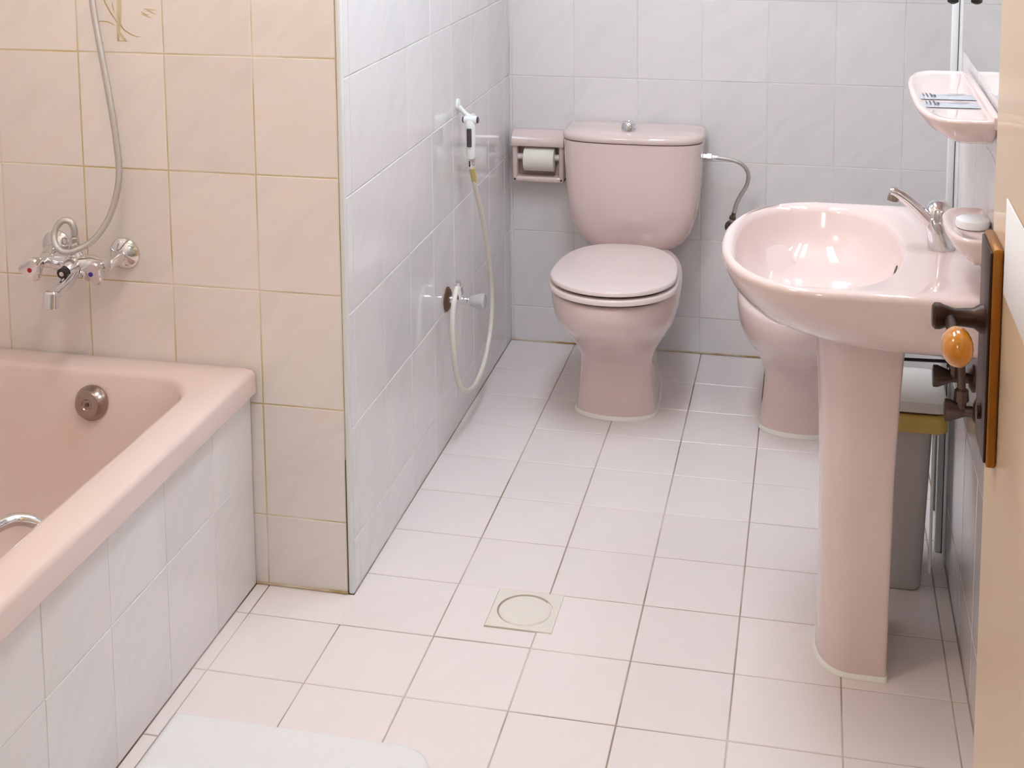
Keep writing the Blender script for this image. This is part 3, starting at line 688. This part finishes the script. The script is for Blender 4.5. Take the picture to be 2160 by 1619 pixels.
def sachet(y, z, ang, nm, label):
    t = thing(nm, (1.362, y, z), label, 'sachet', 'sachets on the wall shelf')
    ca, sa = math.cos(ang), math.sin(ang)
    bm = bmesh.new(); nx, ny = 24, 6; L_, W_ = .096, .050; g = {}
    rnd = random.Random(int(1000 * abs(y)) + 3)
    for i in range(nx + 1):
        for j in range(ny + 1):
            u = (i / nx - .5) * L_; v = (j / ny - .5) * W_
            edge = min(1, min(i, nx - i) / 3) * min(1, min(j, ny - j) / 2)
            zz = .0012 + .0030 * edge + rnd.uniform(-.0005, .0005) * edge
            g[i, j] = bm.verts.new((1.362 + u * ca - v * sa, y + u * sa + v * ca, z + zz))
    for i in range(nx):
        for j in range(ny): bm.faces.new((g[i, j], g[i + 1, j], g[i + 1, j + 1], g[i, j + 1]))
    lowr = [(g[i, j].co.x, g[i, j].co.y) for i, j in ((0, 0), (nx, 0), (nx, ny), (0, ny))]
    lv = [bm.verts.new((x_, y_, z)) for x_, y_ in lowr]
    bm.faces.new(list(reversed(lv)))
    obj('wrapper', to_mesh('sachet', bm, True, 60), SACHET, t)
    st = []
    for (u0, u1, v0, v1) in ((-.042, -.0405, -.016, .014), (-.036, -.0340, -.016, .016), (-.029, -.0270, -.010, .016), (-.029, -.020, -.014, -.010), (-.0225, -.0205, -.014, .002), (-.026, -.0205, .000, .003), (.004, .034, .008, .011), (-.004, .030, -.002, .000)):
        b2 = bmesh.new()
        vv_ = [b2.verts.new((1.362 + u * ca - v * sa, y + u * sa + v * ca, z + .0052)) for u, v in ((u0, v0), (u1, v0), (u1, v1), (u0, v1))]
        b2.faces.new(vv_); st.append(to_mesh('s', b2))
    obj('print', join_meshes(st), INK, t, kind='stuff')
sachet(.075, 1.1225, .05, 'sachet', 'silver sachet on the pink shelf, the one farther from the door')
sachet(-.002, 1.1225, .02, 'sachet', 'silver sachet on the pink shelf, the one nearer to the door')
mir = thing('wall_mirror', (XR, .1, 1.16), 'frameless wall mirror above the pink shelf', 'mirror')
def mir_outline(x, k=0.0):
    y0, y1, z0, z1, r = -.36 + k, .482 - k, 1.157 + k, 1.86 - k, .022; pts = []
    for (cy, cz, a0) in ((y1 - r, z1 - r, 0), (y0 + r, z1 - r, 90), (y0 + r, z0 + r, 180), (y1 - r, z0 + r, 270)):
        for q in range(6):
            a = math.radians(a0 + 18 * q); pts.append(Vector((x, cy + r * math.cos(a), cz + r * math.sin(a))))
    return pts
obj('glass', loft([mir_outline(XR - .001), mir_outline(XR - .0055), mir_outline(XR - .007, .002)], autos=20), MIRROR, mir)
for yy in (-.28,):
    obj('clip', box(XR - .011, XR - .001, yy - .008, yy + .008, 1.150, 1.163, .002), CHROME, mir)

# ------------------------------------------------------------------ bin behind the pedestal
bn = thing('waste_bin', (1.28, .45, 0), 'grey plastic waste bin with a cream lid behind the basin pedestal', 'bin')
obj('body', loft([rrect(1.20, 1.368, .372, .525, .02, .002), rrect(1.198, 1.371, .368, .528, .022, .012), rrect(1.197, 1.372, .366, .53, .022, .05), rrect(1.197, 1.3725, .3655, .53, .022, .052), rrect(1.186, 1.383, .350, .538, .024, .362), rrect(1.186, 1.383, .350, .538, .024, .366)], autos=50), BIN, bn)
obj('rim_band', loft([rrect(1.176, 1.408, .338, .546, .02, .367), rrect(1.172, 1.412, .334, .55, .022, .370), rrect(1.172, 1.412, .334, .55, .022, .402), rrect(1.176, 1.408, .338, .546, .022, .405)], autos=50), BAG, bn)
obj('lid_gap_shade', loft([rrect(1.182, 1.404, .344, .516, .02, .404), rrect(1.182, 1.404, .344, .516, .02, .4125)], autos=30), mat('brown_gap_shade', (116, 70, 44), 0.6), bn)  # brown insert that colours in the shadow line under the lid
obj('lid', loft([rrect(1.176, 1.410, .338, .520, .02, .411), rrect(1.174, 1.412, .336, .522, .022, .414), rrect(1.176, 1.410, .339, .521, .022, .433), rrect(1.184, 1.404, .350, .516, .03, .439), rrect(1.20, 1.39, .372, .50, .04, .442), rrect(1.25, 1.34, .42, .47, .02, .443)], autos=50), BINLID, bn)
obj('edge_strip', box(1.3835, 1.3885, .356, .372, .05, .362, .002), WHITEP, bn)
bar = thing('metal_post', (1.443, .75, 0), 'short grey-green metal post standing on the floor behind the bin', 'post')
obj('half', box(1.424, 1.4415, .742, .762, 0.0006, .33, .0015), GREENG, bar)
obj('half', box(1.4430, 1.4605, .742, .762, 0.0006, .33, .0015), GREENG, bar)
obj('joint', box(1.4405, 1.4440, .746, .758, 0.0006, .328), SEAM_AND_SHADE, bar)

# ------------------------------------------------------------------ bath mat
def mat_mesh():
    bm = bmesh.new(); nx, ny = 90, 80; x0, x1, y0, y1 = .004, .506, -.98, -.338; r = .07; g = {}
    rnd = random.Random(5)
    for i in range(nx + 1):
        for j in range(ny + 1):
            u, v = i / nx, j / ny
            x = x0 + (x1 - x0) * u; y = y0 + (y1 - y0) * v
            # round off the two right corners
            for cy, sg in ((y1 - r, 1), (y0 + r, -1)):
                dx, dy = x - (x1 - r), (y - cy) * sg
                if dx > 0 and dy > 0:
                    mxx = max(dx, dy); l = math.hypot(dx, dy)
                    if l > 0: x = (x1 - r) + dx * mxx / l; y = cy + sg * dy * mxx / l
            d = min(i, nx - i, j, ny - j)
            z = .0035 if d == 0 else (.009 if d == 1 else .0115)
            if d > 1: z += rnd.uniform(-.0008, .0008) + .0012 * math.sin(23 * x + 11 * y) + .001 * math.sin(40 * y - 9 * x)
            if 0.09 < x < .30: z -= .0016 * max(0, 1 - abs(y + .42 + .18 * (x - .1)) / .008)
            g[i, j] = bm.verts.new((x, y, z))
    for i in range(nx):
        for j in range(ny): bm.faces.new((g[i, j], g[i + 1, j], g[i + 1, j + 1], g[i, j + 1]))
    bd = [(i, 0) for i in range(nx)] + [(nx, j) for j in range(ny)] + [(i, ny) for i in range(nx, 0, -1)] + [(0, j) for j in range(ny, 0, -1)]
    lo = [bm.verts.new((g[k].co.x, g[k].co.y, .0006)) for k in bd]
    for a in range(len(bd)):
        b = (a + 1) % len(bd); bm.faces.new((g[bd[a]], lo[a], lo[b], g[bd[b]]))
    bm.faces.new(lo)
    return to_mesh('mat', bm, True)
obj('bath_mat', mat_mesh(), MATF, label='white terry bath mat on the floor beside the tub', cat='bath mat')

# ------------------------------------------------------------------ door
DF = 1.352                                     # room-side face of the door leaf
door = obj('door_1', box(DF, DF + .04, YN + .004, -.690, .012, 2.06, .003, 2), DOORP, kind='structure')
hp_ = obj('handle_plate', join_meshes([box(DF - .0125, DF - .0005, -.800, -.708, .826, 1.100, .003, 2)]), BRASS, door)
obj('plate_face', box(DF - .0155, DF - .012, -.797, -.711, .831, 1.095, .0015, 2), BRONZE, hp_)
obj('keyhole', lathe((DF - .0158, -.755, .88), (-1, 0, 0), [(0, .010), (.004, .010), (.005, .006), (.005, 0)], 18), BRONZE, hp_)
hd_ = obj('door_handle', join_meshes([lathe((DF - .015, -.752, .998), (-1, 0, 0), [(0, .019), (.004, .018), (.012, .0125), (.034, .0105), (.046, .014), (.052, .0165), (.058, .0165), (.061, .013), (.0615, 0)], 26)]), BRONZE, door)
obj('lever', tube(spline([(DF - .055, -.754, .997), (DF - .055, -.775, .996), (DF - .055, -.80, .995), (DF - .055, -.83, .994)], 5), .0075, 16), BRONZE, hd_)
def grip():
    R_ = []
    for k in range(15):
        q = -1 + 2 * k / 14; r = max(.05, math.sqrt(max(0, 1 - abs(q) ** 2.4)))
        R_.append([Vector((DF - .055 + .0182 * r * math.cos(2 * PI * i / 24), -.845 + .030 * q, .994 + .0225 * r * math.sin(2 * PI * i / 24))) for i in range(24)])
    return loft(R_, autos=60)
obj('grip_end', grip(), AMBER, hd_, label='amber coloured oval grip end')
obj('door_patch', box(DF - .0022, DF - .0004, -1.10, -.815, 1.052, 1.168, .0006, 1), WHITE_PATCH, label='white patch on the cream door beside the handle', cat='card')  # thin plain white patch on the door face, next to the handle plate
